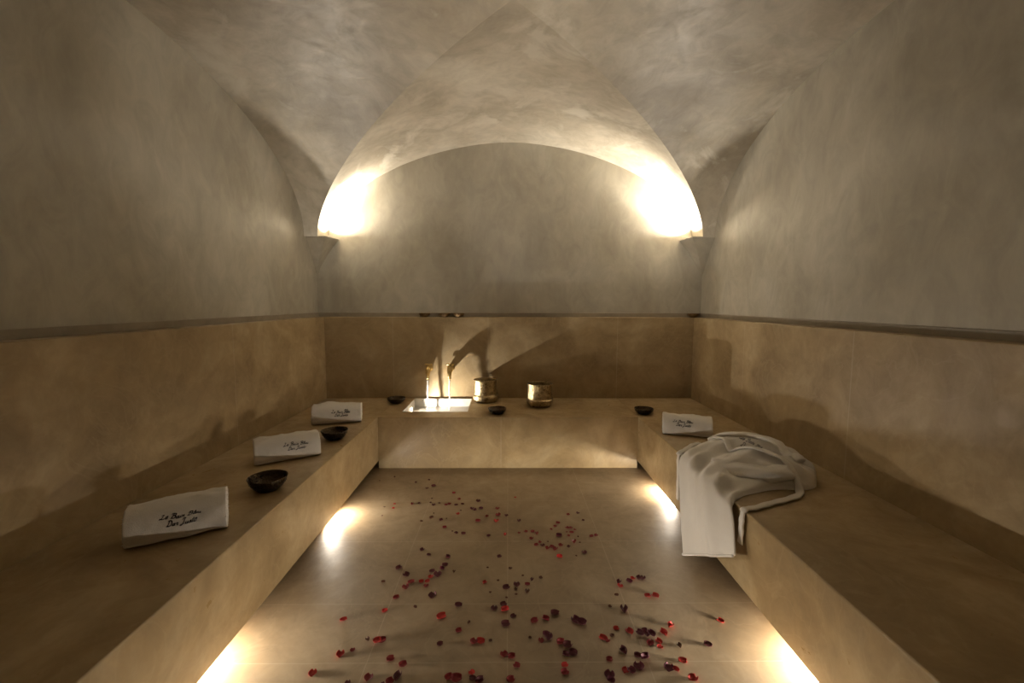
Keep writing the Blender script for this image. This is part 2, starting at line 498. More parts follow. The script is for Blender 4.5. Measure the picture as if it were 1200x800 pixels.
# ------------------------------------------------------------------ lamps in the recess under the side benches
def toe_lamp(side, y, k, label, power=1.0):
    x = XBL-k-0.030 if side < 0 else XBR+k+0.030
    r = empty('recess_lamp', (x, y, 0), label, 'lamp', group='recess lamps under the benches')
    bm = bmesh.new(); add_box(bm, -0.006, 0.018, -0.10, 0.10, 0.0, 0.050)
    bmesh.ops.bevel(bm, geom=bm.edges[:], offset=0.003, segments=2, affect='EDGES')
    o = from_bm('housing', bm, M['lamp_rim'], r)
    bm = bmesh.new(); add_box(bm, 0.0182, 0.021, -0.09, 0.09, 0.017, 0.045)
    g = from_bm('lens', bm, M['lamp'], r)
    s = 1
    if side > 0: o.scale.x = -1; g.scale.x = -1; s = -1
    lx = XBL-k if side < 0 else XBR+k
    l = bpy.data.lights.new('recess_beam', 'AREA'); l.shape = 'RECTANGLE'; l.size = 0.18; l.size_y = 0.030
    l.energy = P_TOE*power; l.color = (1.0, 0.89, 0.74)
    o = bpy.data.objects.new('recess_beam', l); COL.objects.link(o); o.location = (lx, y, 0.038)
    o.rotation_euler = (PI/2, 0, -s*PI/2)      # long side along the bench, facing across the floor
    o.parent = r; o.matrix_parent_inverse = Matrix.Translation(-r.location)
toe_lamp(-1, 1.70, 0.170, 'warm lamp hidden under the left bench nearer the camera', 1.9)
toe_lamp(-1, 3.02, 0.055, 'warm lamp hidden under the left bench farther from the camera', 1.0)
toe_lamp(1, 1.70, 0.170, 'warm lamp hidden under the right bench nearer the camera', 2.1)
toe_lamp(1, 3.42, 0.110, 'warm lamp hidden under the right bench beyond the bathrobe', 0.9)

# ------------------------------------------------------------------ taps and water streams
def tap(x, label):
    r = empty('wall_tap', (x, YW, 0.815), label, 'tap', group='brass taps over the basin')
    bm = lathe([(0, 0.014), (0.024, 0.014), (0.030, 0.009), (0.037, 0.005), (0.040, 0.0)], 32)
    bmesh.ops.rotate(bm, verts=bm.verts, matrix=Matrix.Rotation(PI/2, 3, 'X'))
    from_bm('wall_flange', bm, M['brass'], r, True)
    bm = bmesh.new()
    pts = catmull([(0, 0.0, 0.0), (0, -0.045, 0.006), (0, -0.085, -0.004), (0, -0.112, -0.040), (0, -0.118, -0.092)], 22)
    rr = [0.029+0.008*math.sin(PI*i/21)-0.015*(i/21) for i in range(22)]
    tube(bm, pts, rr, 20)
    from_bm('spout', bm, M['brass'], r, True)
    bm = bmesh.new(); tube(bm, [(0, -0.117, -0.086), (0, -0.119, -0.094), (0, -0.1195, -0.104)], [0.0145, 0.017, 0.015], 20)
    from_bm('spout_tip', bm, M['brass'], r, True)
    # handle: stem and small cross-bar above the spout
    bm = bmesh.new(); tube(bm, [(0, -0.050, 0.015), (0, -0.050, 0.040)], 0.007, 12)
    tube(bm, [(-0.042, -0.050, 0.045), (-0.038, -0.050, 0.045), (0, -0.050, 0.047), (0.038, -0.050, 0.045), (0.042, -0.050, 0.045)], [0.005, 0.010, 0.007, 0.010, 0.005], 12)
    from_bm('handle', bm, M['brass'], r, True)
    # falling water
    bm = bmesh.new(); P = []; R_ = []
    for i in range(40):
        t = i/39; z = 0.700-(0.700-(HZ+0.010))*t
        P.append((x+0.002*math.sin(t*9+x*7), YW-0.120-0.014*t, z)); R_.append(0.0085-0.002*t+0.0016*math.sin(t*31+x*20)+(0.004*sstep(0.93, 1, t)))
    tube(bm, P, R_, 14)
    o = from_bm('water_stream', bm, M['stream'], None, True)
    return o
tag(tap(-0.857, 'left brass wall tap with a curved spout pouring into the basin'), 'thin stream of water falling from the left brass tap into the basin', 'water', 'water streams')
tag(tap(-0.624, 'right brass wall tap with a curved spout, beside the hammered bucket'), 'thin stream of water falling from the right brass tap into the basin', 'water', 'water streams')

# ------------------------------------------------------------------ buckets
def bucket(loc, kind, label):
    r = empty('metal_bucket', loc, label, 'bucket', rz=0.4, group='hammered brass buckets')
    if kind == 1:   # straight drum on a wider stepped foot
        pr = [(0, 0.0), (0.105, 0), (0.120, 0.006), (0.130, 0.020), (0.134, 0.045), (0.133, 0.064), (0.128, 0.072)]
        band = (0.126, 0.074); body = [(0.122, 0.084), (0.118, 0.12), (0.116, 0.16), (0.118, 0.205), (0.122, 0.232)]
    else:           # straight drum on a rounded base
        pr = [(0, 0.0), (0.088, 0), (0.104, 0.008), (0.122, 0.028), (0.132, 0.052), (0.134, 0.072), (0.131, 0.080)]
        band = (0.129, 0.081); body = [(0.125, 0.090), (0.124, 0.13), (0.123, 0.18), (0.124, 0.215), (0.126, 0.232)]
    pts = pr+[(band[0], band[1]), (body[0][0], band[1]+0.003)]+body
    top = pts[-1]
    inner = [(top[0]-0.001, top[1]+0.003), (top[0]-0.004, top[1]+0.002)]
    wall = [(max(0.0, rr-0.005), z) for rr, z in reversed(body)]+[(0.11, 0.05), (0.09, 0.012), (0, 0.010)]
    from_bm('body', lathe(pts+inner+wall, 72), M['bucket'], r, True)
    zt = top[1]
    bm = bmesh.new(); n = 72
    ring = [Vector((top[0]*math.cos(2*PI*k/n), top[0]*math.sin(2*PI*k/n), zt)) for k in range(n)]
    P = [[Vector(((top[0]+0.0035*math.cos(a))*math.cos(2*PI*k/n), (top[0]+0.0035*math.cos(a))*math.sin(2*PI*k/n), zt+0.0035*math.sin(a))) for a in [2*PI*q/10 for q in range(10)]] for k in range(n)]
    grid(bm, P, closed_u=True, closed_v=True)
    from_bm('rolled_rim', bm, M['bucket'], r, True)
    rb = pts[5][0]; zb = pts[5][1]
    bm = bmesh.new()
    P = [[Vector(((rb+0.003*math.cos(a))*math.cos(2*PI*k/n), (rb+0.003*math.cos(a))*math.sin(2*PI*k/n), zb+0.003*math.sin(a))) for a in [2*PI*q/8 for q in range(8)]] for k in range(n)]
    grid(bm, P, closed_u=True, closed_v=True)
    from_bm('waist_band', bm, M['bucket'], r, True)
bucket((-0.238, 4.655, ZB), 1, 'hammered brass bucket with a flared foot, beside the basin')
bucket((0.325, 4.425, ZB), 2, 'hammered brass bucket with a rounded base, standing alone mid-bench')

# ------------------------------------------------------------------ bowls
def bowl_profile(R, H):
    out = [(0, 0), (0.50*R, 0), (0.55*R, 0.01*H), (0.74*R, 0.24*H), (0.90*R, 0.55*H), (0.985*R, 0.86*H), (R, 0.97*H), (0.985*R, H), (0.955*R, 0.985*H)]
    inn = [(0.93*R, 0.84*H), (0.85*R, 0.56*H), (0.69*R, 0.28*H), (0.45*R, 0.12*H), (0, 0.10*H)]
    return out+inn
def bowl_master(R, H, mat):
    r = bpy.data.objects.new('metal_bowl', None); COL.objects.link(r); r.empty_display_size = 0.04
    from_bm('body', lathe(bowl_profile(R, H), 56), mat, r, True)
    n = 56; bm = bmesh.new()
    P = [[Vector(((R-0.001+0.0028*math.cos(a))*math.cos(2*PI*k/n), (R-0.001+0.0028*math.cos(a))*math.sin(2*PI*k/n), H*0.985+0.0028*math.sin(a))) for a in [2*PI*q/8 for q in range(8)]] for k in range(n)]
    grid(bm, P, closed_u=True, closed_v=True)
    from_bm('rim', bm, mat, r, True)
    bm = bmesh.new()   # beaded engraved band round the belly
    for k in range(28):
        a = 2*PI*k/28
        bmesh.ops.create_icosphere(bm, subdivisions=1, radius=0.0032, matrix=Matrix.Translation((0.925*R*math.cos(a), 0.925*R*math.sin(a), 0.62*H)))
    from_bm('beaded_band', bm, mat, r, True)
    return r
def copy_tree(o):
    c = o.copy(); COL.objects.link(c)
    for ch in list(o.children):
        d = ch.copy(); COL.objects.link(d); d.parent = c
    return c
def place_bowls(R, H, mat, items, group):
    m = bowl_master(R, H, mat)
    for i, (x, y, z, rz, label, sc) in enumerate(items):
        o = m if i == 0 else copy_tree(m)
        o.location = (x, y, z); o.rotation_euler = (0, 0, rz); o.scale = (sc, sc, sc)
        tag(o, label, 'bowl', group)
place_bowls(0.102, 0.072, M['bowl'], [
    (-1.352, 2.425, ZB, 0.3, 'large dark metal bowl on the left bench, just behind the nearest towel roll', 1.0),
    (-1.335, 3.345, ZB, 1.1, 'dark metal bowl on the left bench in front of the farthest towel roll', 0.97)], 'dark bowls on the left bench')
place_bowls(0.086, 0.052, M['bowl'], [
    (-1.165, 4.56, ZB, 0.0, 'dark bowl on the bench to the left of the basin', 1.08),
    (-0.100, 4.125, ZB, 0.8, 'dark bowl on the bench edge in front of the bucket with the flared foot', 1.0),
    (1.292, 4.11, ZB, 2.0, 'dark bowl on the right end of the back bench, beyond the towel', 1.03)], 'dark bowls on the back bench')
place_bowls(0.066, 0.042, M['copper'], [
    (-0.908, 4.838, ZL, 0.1, 'small copper bowl on the back ledge, leftmost and standing apart', 1.0),
    (-0.690, 4.838, ZL, 0.9, 'small copper bowl on the back ledge, the middle one of three', 1.0),
    (-0.535, 4.838, ZL, 1.7, 'small copper bowl on the back ledge, third from the left corner', 1.0),
    (2.030, 4.826, ZL, 2.6, 'small copper bowl on the ledge in the right back corner', 1.0)], 'small copper bowls on the ledge')

# ------------------------------------------------------------------ brush lettering (strokes with a broad slanted nib)
def arc(cx, cy, rx, ry, a0, a1, n=12):
    return [(cx+rx*math.cos(math.radians(a0+(a1-a0)*k/n)), cy+ry*math.sin(math.radians(a0+(a1-a0)*k/n))) for k in range(n+1)]
GL = {
 'L': (0.86, [arc(0.30, 0.86, 0.16, 0.12, 200, -10)+[(0.34, 0.45), (0.22, 0.10), (0.05, 0.00)]+[(-0.08, 0.06), (-0.02, 0.14), (0.14, 0.09), (0.40, 0.0), (0.62, 0.02), (0.74, 0.16)]]),
 'e': (0.50, [[(0.04, 0.22), (0.26, 0.28), (0.36, 0.40), (0.26, 0.50), (0.10, 0.42), (0.04, 0.20), (0.14, 0.02), (0.30, 0.04), (0.46, 0.18)]]),
 'B': (0.86, [[(0.34, 0.95), (0.26, 0.50), (0.16, 0.04), (0.02, 0.0)], [(0.02, 0.70), (0.14, 0.96), (0.44, 1.04), (0.68, 0.92), (0.64, 0.66), (0.34, 0.54)], [(0.34, 0.54), (0.66, 0.50), (0.74, 0.24), (0.52, 0.02), (0.24, 0.0), (0.10, 0.10)]]),
 'a': (0.54, [[(0.38, 0.44), (0.20, 0.50), (0.04, 0.28), (0.06, 0.06), (0.20, 0.02), (0.34, 0.22), (0.42, 0.48)], [(0.42, 0.48), (0.34, 0.14), (0.40, 0.0), (0.52, 0.14)]]),
 'i': (0.30, [[(0.16, 0.48), (0.08, 0.12), (0.14, 0.0), (0.28, 0.14)], [(0.22, 0.70), (0.25, 0.74)]]),
 'n': (0.58, [[(0.02, 0.38), (0.14, 0.48), (0.08, 0.0)], [(0.10, 0.20), (0.30, 0.48), (0.40, 0.42), (0.36, 0.12), (0.42, 0.0), (0.56, 0.14)]]),
 'l': (0.34, [[(0.06, 0.22), (0.30, 0.74), (0.28, 1.0), (0.18, 0.92), (0.08, 0.20), (0.14, 0.0), (0.32, 0.14)]]),
 'u': (0.58, [[(0.08, 0.48), (0.04, 0.14), (0.14, 0.0), (0.32, 0.16), (0.42, 0.48)], [(0.42, 0.48), (0.36, 0.12), (0.42, 0.0), (0.56, 0.14)]]),
 'D': (0.88, [[(0.32, 0.92), (0.22, 0.46), (0.10, 0.04), (0.0, 0.10), (0.12, 0.14), (0.34, 0.0), (0.60, 0.10), (0.76, 0.44), (0.66, 0.86), (0.36, 1.0), (0.10, 0.86)]]),
 'r': (0.44, [[(0.02, 0.34), (0.16, 0.54), (0.18, 0.44), (0.34, 0.44), (0.28, 0.10), (0.34, 0.0), (0.44, 0.12)]]),
 'J': (0.72, [[(0.14, 0.80), (0.30, 1.0), (0.66, 0.96)], [(0.52, 0.98), (0.42, 0.40), (0.26, -0.16), (0.04, -0.24), (0.0, -0.10), (0.30, 0.04), (0.60, 0.12)]]),
 's': (0.42, [[(0.02, 0.12), (0.20, 0.50), (0.32, 0.22), (0.26, 0.02), (0.08, 0.02)], [(0.26, 0.02), (0.42, 0.14)]]),
 't': (0.38, [[(0.24, 0.80), (0.10, 0.14), (0.16, 0.0), (0.34, 0.14)], [(0.02, 0.54), (0.36, 0.58)]]),
 'o': (0.50, [[(0.26, 0.50), (0.08, 0.40), (0.04, 0.12), (0.20, 0.0), (0.36, 0.14), (0.38, 0.38), (0.26, 0.50), (0.48, 0.40)]]),
}
def lettering(lines, cap, gap=0.40, slant=0.32, weight=0.10):
    """list of strips [(left,right) pairs] in metres, centred on the origin, with their widths"""
    strips = []
    for li, (txt, ox) in enumerate(lines):
        w = 0; items = []
        for ch in txt:
            if ch == ' ': w += gap; continue
            items.append((w, ch)); w += GL[ch][0]+0.02
        for x, ch in items:
            for st in GL[ch][1]:
                cp = catmull([(a, b, 0) for a, b in st], max(6, len(st)*4))
                row = []
                for p in cp:
                    px = (x+p.x-w/2+ox+slant*p.y); py = p.y-li*1.35
                    nx, ny = weight*0.9, weight*0.62
                    row.append(((px-nx)*cap, (py-ny)*cap, (px+nx)*cap, (py+ny)*cap))
                strips.append(row)
    return strips
TEXT = [('Le Bain Bleu', 0.0), ('Dar Justo', 0.15)]
def letter_mesh(name, strips, surf, mat, parent, off=0.0012):
    """surf(x, y) -> (point, normal)"""
    bm = bmesh.new(); k = 0
    for row in strips:
        k += 1; A = []
        for (ax, ay, bx, by) in row:
            r4 = []
            # slightly thick ribbon with a soft cross-section
            for t, h in ((0, 0), (0.0, 1), (0.5, 1.25), (1.0, 1), (1.0, 0)):
                p, n = surf(ax+(bx-ax)*t, ay+(by-ay)*t)
                r4.append(p+n*(off*h+0.00012*(k % 3)))
            # also thicken across the nib so that strokes along the nib keep some body
            A.append(r4)
        V = grid(bm, A)
    # second pass turned a quarter: hairlines
    for row in strips:
        A = []
        for (ax, ay, bx, by) in row:
            mx, my = (ax+bx)/2, (ay+by)/2; hx, hy = -(by-ay)*0.30, (bx-ax)*0.30
            r4 = []
            for t in (-1, 0, 1):
                p, n = surf(mx+hx*t, my+hy*t)
                r4.append(p+n*(off*(1.3 if t == 0 else 1.0)))
            A.append(r4)
        grid(bm, A)
    return from_bm(name, bm, mat, parent, False)

# ------------------------------------------------------------------ rolled towels
def towel(loc, rz, L, W, H, seed, label, bulge=0.0, tx=0.02, ty=0.0, cap=0.017, lift=0.0):
    r = empty('rolled_towel', loc, label, 'towel', rz, 'rolled white towels')
    rnd = random.Random(seed)
    sv = Vector((seed*3.1, seed*1.7, 0))
    def sec(a, k, x):
        """closed outline of the roll: a = angle, k = size 0..1"""
        ca, sa = math.cos(a), math.sin(a)
        e = 0.62
        y = math.copysign(abs(ca)**(0.85 if sa >= 0 else 0.55), ca)*W/2*k; z = math.copysign(abs(sa)**0.80, sa)*H/2*k
        return y, z
    def pt(x, a, k=1.0):
        y, z = sec(a, k, x)
        s = x/(L/2)
        hs = 1.0+bulge*math.exp(-((s+0.25)/0.5)**2)-0.05*s*s+lift*s
        ws = 1.0-0.04*abs(s)**3
        d = 0.0045*noise.noise(Vector((x*11, a*1.5, 0))+sv)*k+0.0018*noise.noise(Vector((x*30, a*5, 2))+sv)*k
        z2 = H/2+(z+d*2)*hs; y2 = (y*ws+d*2)
        if z2 < H/2: z2 = H/2+z*1.0+d*0.5
        return Vector((x, y2+0.22*(z2-H/2), max(0.0, z2)))
    N, K = 44, 64
    bm = bmesh.new()
    P = [[pt(-L/2+L*i/N, 2*PI*j/K) for j in range(K)] for i in range(N+1)]
    grid(bm, P, closed_v=True)
    # rounded lip turning into the ends, then the spiral of folded layers
    for s in (-1, 1):
        x = s*L/2; rings = [[pt(x, 2*PI*j/K) for j in range(K)]]
        for dx, k in ((0.004, 0.985), (0.006, 0.95), (0.004, 0.90), (-0.010, 0.87), (-0.012, 0.84), (0.003, 0.80), (0.006, 0.76), (0.002, 0.71), (-0.012, 0.68), (-0.013, 0.64), (0.001, 0.60), (0.004, 0.54), (0.0, 0.49), (-0.012, 0.46), (-0.012, 0.42), (0.0, 0.38), (0.003, 0.30), (-0.004, 0.2)):
            ring = []
            for j in range(K):
                a = 2*PI*j/K; kk = max(0.04, k-0.10*(j/K) if k < 0.93 else k)
                w_ = 0.003*noise.noise(Vector((a*3, k*20, s))+sv)
                ring.append(pt(x, a, kk)+Vector((s*(dx+w_), 0, 0)))
            rings.append(ring)
        V = grid(bm, rings, closed_v=True); bm.faces.new(V[-1])
    bmesh.ops.remove_doubles(bm, verts=bm.verts, dist=1e-5)
    from_bm('roll', bm, M['terry'], r, True)
    # free outer flap: a thicker hem running along the back foot of the roll
    bm = bmesh.new()
    pts = []; 
    for i in range(30):
        x = -L/2+0.004+(L-0.008)*i/29
        p = pt(x, math.radians(232)); pts.append(p+Vector((0, -0.002, 0.0015)))
    tube(bm, pts, 0.0042, 8)
    from_bm('hem', bm, M['terry'], r, True)
    # fringe of terry loops at both ends
    for s in (-1, 1):
        bm = bmesh.new()
        for j in range(90):
            a = rnd.uniform(0, 2*PI); kk = rnd.choice((0.97, 0.93, 0.80, 0.58))
            p = pt(s*L/2, a, kk); q = p+Vector((s*rnd.uniform(0.004, 0.011), rnd.uniform(-0.004, 0.004), rnd.uniform(-0.005, 0.003)))
            q.z = max(q.z, 0.002); p = p-Vector((s*0.003, 0, 0)); p.z = max(p.z, 0.002)
            tube(bm, [p, (p+q)/2, q], [0.002, 0.0018, 0.001], 5)
        tag(from_bm('fringe', bm, M['terry'], r, True), kind='stuff')
    # embroidery on the face towards the room: arc length along the section replaces text height
    tab = []; a = math.radians(120); prev = pt(0, a); acc = 0.0; tab.append((0.0, a))
    while a < math.radians(250):
        a += math.radians(0.5); p = pt(0, a); acc += (p-prev).length; prev = p; tab.append((acc, a))
    a_mid = math.radians(166); s_mid = min(tab, key=lambda q: abs(q[1]-a_mid))[0]
    def surf(x, y):
        s = s_mid-(y+ty); s = min(max(s, 0.0), tab[-1][0])
        i = min(int(s/tab[-1][0]*(len(tab)-2)), len(tab)-2)
        while i > 0 and tab[i][0] > s: i -= 1
        while i < len(tab)-2 and tab[i+1][0] < s: i += 1
        f = (s-tab[i][0])/max(1e-6, tab[i+1][0]-tab[i][0]); a = tab[i][1]+(tab[i+1][1]-tab[i][1])*f
        X = x+tx; p = pt(X, a); n = (pt(X, a+0.02)-p).cross(pt(X+0.004, a)-p)
        n.normalize()
        if n.dot(Vector((0, p.y, p.z-H/2))) < 0: n = -n
        return p, n
    letter_mesh('embroidery', lettering(TEXT, cap), surf, M['thread'], r)
def along(ax, ay, bx, by, W):
    """centre and turn of a roll whose front foot runs from a to b"""
    d = Vector((bx-ax, by-ay, 0)); n = Vector((-d.y, d.x, 0)).normalized()
    c = Vector(((ax+bx)/2, (ay+by)/2, 0))+n*W/2
    return (c.x, c.y, ZB), math.atan2(d.y, d.x), d.length
for (a, b, W, H, sd, lab, bu, tx, ty, li) in (
    ((-1.612, 1.790), (-1.302, 1.971), 0.185, 0.158, 1, 'rolled white towel with dark script lettering, nearest of the three on the left bench', 0.0, 0.015, -0.002, 0.03),
    ((-1.610, 2.760), (-1.285, 2.962), 0.180, 0.156, 2, 'rolled white towel with dark script lettering, middle of the three on the left bench', 0.0, 0.045, 0.0, 0.02),
    ((-1.665, 3.700), (-1.288, 3.805), 0.190, 0.158, 3, 'rolled white towel on the left bench next to the back corner, humped on top', 0.14, 0.035, -0.008, -0.06),
    ((1.246, 3.447), (1.585, 3.338), 0.175, 0.150, 4, 'rolled white towel on the right bench, just beyond the bathrobe', 0.02, -0.035, 0.008, -0.03)):
    loc, rz, L = along(*a, *b, W)
    towel(loc, rz, L, W, H, sd, lab, bu, tx, ty, 0.0215, li)

# ------------------------------------------------------------------ bathrobe draped over the right bench edge
def bathrobe():
    r = empty('bathrobe', (1.5, 2.7, ZB), 'white terry bathrobe draped over the edge of the right bench, belt trailing', 'bathrobe')
    O = r.location
    b = ZB+0.003
    # (left point, right point, direction out of the cloth, puff height)
    rows = [
        ((1.060, 2.535, 0.022), (1.135, 2.090, 0.275), (-1, -0.15, 0), 0.014),
        ((1.090, 2.655, 0.160), (1.145, 2.125, 0.345), (-1, -0.15, 0), 0.018),
        ((1.130, 2.790, 0.325), (1.160, 2.170, 0.415), (-1, -0.12, 0.1), 0.022),
        ((1.172, 2.915, 0.455), (1.172, 2.215, 0.470), (-0.9, -0.1, 0.4), 0.030),
        ((1.225, 2.985, b), (1.222, 2.262, b), (-0.5, 0, 0.85), 0.040),
        ((1.320, 3.080, b), (1.290, 2.315, b), (-0.15, 0, 1), 0.062),
        ((1.430, 3.165, b), (1.375, 2.350, b), (0, 0, 1), 0.085),
        ((1.560, 3.190, b), (1.470, 2.385, b), (0, 0, 1), 0.108),
        ((1.690, 3.130, b), (1.560, 2.395, b), (0, 0, 1), 0.120),
        ((1.790, 2.960, b), (1.640, 2.385, b), (0, 0, 1), 0.112),
        ((1.850, 2.790, b), (1.705, 2.395, b), (0, 0, 1), 0.092),
        ((1.865, 2.640, b), (1.765, 2.430, b), (0, 0, 1), 0.060),
        ((1.850, 2.560, b), (1.800, 2.480, b), (0, 0, 1), 0.020)]
    NS, NT_ = 120, 72
    Ls = catmull([q[0] for q in rows], NS+1); Rs = catmull([q[1] for q in rows], NS+1)
    Ds = catmull([q[2] for q in rows], NS+1); Hs = catmull([(q[3], 0, 0) for q in rows], NS+1)
    def ridge(x, w): return math.exp(-(x/w)**2)
    def top(i, t):
        s = i/NS; L, Rr = Ls[i], Rs[i]; d = Ds[i].normalized(); h = max(0.008, Hs[i].x)
        p = L.lerp(Rr, t)
        prof = max(0.0, 1-abs(2*t-1)**2.6)**0.55
        hang = 1-sstep(0.24, 0.36, s)
        bench = 1-hang
        f = 0.0
        # long soft folds running down the hanging panel
        f += hang*(0.011*math.sin(t*2*PI*1.6+0.7+s*2.0)+0.006*math.sin(t*2*PI*3.3+s*5))
        f += hang*0.022*ridge(t-0.42-0.05*math.sin(s*9), 0.06)*sstep(0.0, 0.15, s)
        # rumpled folds fanning over the bench part
        g = t+0.22*math.sin(s*5.0)
        f += bench*(0.016*math.sin(g*2*PI*2.3+s*6)+0.010*math.sin(g*2*PI*4.6-s*9+1.1))
        q = Vector((p.x*5.0, p.y*5.0, 3.0))
        f += bench*(0.020*(abs(noise.noise(q))-0.2)+0.014*(abs(noise.noise(q*2.3))-0.2))
        f += 0.004*noise.noise(Vector((p.x*16, p.y*16, p.z*16)))
        # deep crease between the skirt and the upper part, and the roll of the collar
        f -= bench*0.020*ridge(t-(0.46+0.35*(s-0.5)), 0.055)
        f += bench*0.022*ridge(t-(0.34+0.30*(s-0.5)), 0.05)
        f += bench*0.020*ridge(t-(0.70-0.30*(s-0.5)), 0.07)
        e = sstep(0, 0.10, t)*sstep(0, 0.10, 1-t)
        return p+d*(h*prof+f*e)
    P = []
    for i in range(NS+1):
        row = [top(i, j/NT_) for j in range(NT_+1)]
        d = Ds[i].normalized()
        for j in range(NT_, -1, -1):
            t = j/NT_; p = Ls[i].lerp(Rs[i], t)
            edge = 0.0 if j in (0, NT_) else 0.0
            row.append(p-d*0.004*(1 if i < NS*0.36 else 0))
        P.append([q-O for q in row])
    bm = bmesh.new(); V = grid(bm, P, closed_v=True)
    for row in (V[0], V[-1]):
        bm.faces.new(row)
    for v in bm.verts:
        z = v.co.z+O.z; x = v.co.x+O.x
        if x > XBR-0.004 and z < ZB+0.002: v.co.z = ZB+0.002-O.z
        if x > XBR-0.006 and z < ZB: v.co.x = XBR-0.006-O.x
    bmesh.ops.recalc_face_normals(bm, faces=bm.faces)
    tree = BVHTree.FromBMesh(bm)
    from_bm('gown', bm, M['terry'], r, True)
    # hem binding along the bottom of the hanging skirt
    bm = bmesh.new(); pts = [top(0, 0.02+0.96*k/30)-O+Vector((-0.001, 0, 0)) for k in range(31)]
    tube(bm, pts, 0.007, 8); from_bm('hem', bm, M['terry'], r, True)
    # things lying on the gown: height looked up by dropping a ray
    def drop(x, y, base=ZB):
        h = tree.ray_cast(Vector((x, y, 2.0))-O, Vector((0, 0, -1)))
        z = base
        if h[0] is not None and h[0].z+O.z > base: z = h[0].z+O.z
        return z
    def band(name, path, wid, thick, n=90, hang=0):
        cp = catmull(path, n); bm = bmesh.new(); rings = []
        zs = []
        for p in cp:
            if p.x > XBR+0.005 and p.z > ZB-0.01:
                z = max(drop(p.x+a, p.y+c) for a, c in ((0, 0), (wid*0.3, 0), (-wid*0.3, 0), (0, wid*0.3), (0, -wid*0.3)))
                zs.append(max(z, ZB)+thick/2+0.002)
            else: zs.append(p.z)
        for _ in range(4): zs = [zs[0]]+[(zs[i-1]+2*zs[i]+zs[i+1])/4 for i in range(1, n-1)]+[zs[-1]]
        for i in range(n): cp[i].z = zs[i]
        for i, p in enumerate(cp):
            t = (cp[min(i+1, n-1)]-cp[max(i-1, 0)]).normalized()
            # frame: flat against the bench on top, flat against the bench face when hanging
            nrm = Vector((0, 0, 1)) if (p.x > XBR-0.01 and p.z > ZB-0.005) else Vector((-1, 0, 0))
            sd = t.cross(nrm)
            if sd.length < 1e-3: sd = Vector((0, 1, 0))
            sd.normalize(); nn = sd.cross(t).normalized()
            w_ = wid*(0.5+0.06*math.sin(i*0.7)); ring = []
            for q in range(12):
                a = 2*PI*q/12
                ring.append(p+sd*(w_*math.copysign(abs(math.cos(a))**0.7, math.cos(a)))+nn*(thick/2*math.copysign(abs(math.sin(a))**0.7, math.sin(a)))-O)
            rings.append(ring)
        V = grid(bm, rings, closed_v=True); bm.faces.new(V[0]); bm.faces.new(V[-1])
        return from_bm(name, bm, M['terry'], r, True)
    T = 0.014
    # belt: over the gown, loops forward on the bench and hangs in front of the bench face
    band('belt', [(1.500, 3.130, 0.6), (1.475, 2.96, 0.6), (1.47, 2.80, 0.6), (1.52, 2.67, 0.6), (1.60, 2.56, 0.6), (1.64, 2.43, 0.55), (1.60, 2.325, ZB+0.01), (1.50, 2.265, ZB+0.01), (1.38, 2.215, ZB+0.01), (1.27, 2.165, ZB+0.01), (1.205, 2.150, ZB+0.010), (1.186, 2.140, 0.44), (1.184, 2.138, 0.38), (1.184, 2.140, 0.315)], 0.040, T, 130)
    band('belt', [(1.43, 3.20, ZB+0.01), (1.36, 3.16, ZB+0.01), (1.27, 3.06, ZB+0.01), (1.210, 3.005, ZB+0.012), (1.184, 2.975, 0.45), (1.180, 2.955, 0.36), (1.178, 2.948, 0.26), (1.178, 2.945, 0.175)], 0.040, T, 80)
    # collar roll across the upper part
    band('collar', [(1.49, 3.17, 0.6), (1.60, 3.02, 0.6), (1.68, 2.85, 0.6), (1.72, 2.68, 0.6), (1.74, 2.53, 0.6)], 0.060, 0.026, 70)
    # sleeve folded over the front of the heap
    cp = catmull([(1.27, 2.66, 0), (1.36, 2.56, 0), (1.46, 2.49, 0), (1.55, 2.46, 0), (1.62, 2.47, 0)], 44)
    bm = bmesh.new(); rings = []
    for i, p in enumerate(cp):
        s = i/43; t = (cp[min(i+1, 43)]-cp[max(i-1, 0)]).normalized(); sd = t.cross(Vector((0, 0, 1))).normalized()
        z0 = ZB+0.052+0.020*s
        wv = (0.060+0.022*math.sin(PI*s))*(1-0.35*sstep(0.9, 1, s))*(0.25+0.75*sstep(0, 0.2, s))
        ring = []
        for q in range(28):
            a = 2*PI*q/28
            k = 1+0.10*math.sin(a*3+s*8)+0.06*math.sin(a*5-s*13)
            pt_ = p+sd*(wv*k*math.cos(a))+Vector((0, 0, 1))*(0.042*k*math.sin(a)+z0)
            pt_.z = max(pt_.z, ZB+0.003); ring.append(pt_-O)
        rings.append(ring)
    V = grid(bm, rings, closed_v=True); bm.faces.new(V[0]); bm.faces.new(V[-1])
    from_bm('sleeve', bm, M['terry'], r, True)
    # faded lettering on the heap's far shoulder
    c0 = Vector((1.60, 2.82)); ux = Vector((0.54, -0.84)); uy = Vector((0.84, 0.54))
    def surf(x, y):
        q = c0+ux*x+uy*y; z = drop(q.x, q.y)
        return Vector((q.x, q.y, z))-O, Vector((0, 0, 1))
    letter_mesh('embroidery', lettering(TEXT, 0.023), surf, M['thread_grey'], r, 0.003)
bathrobe()

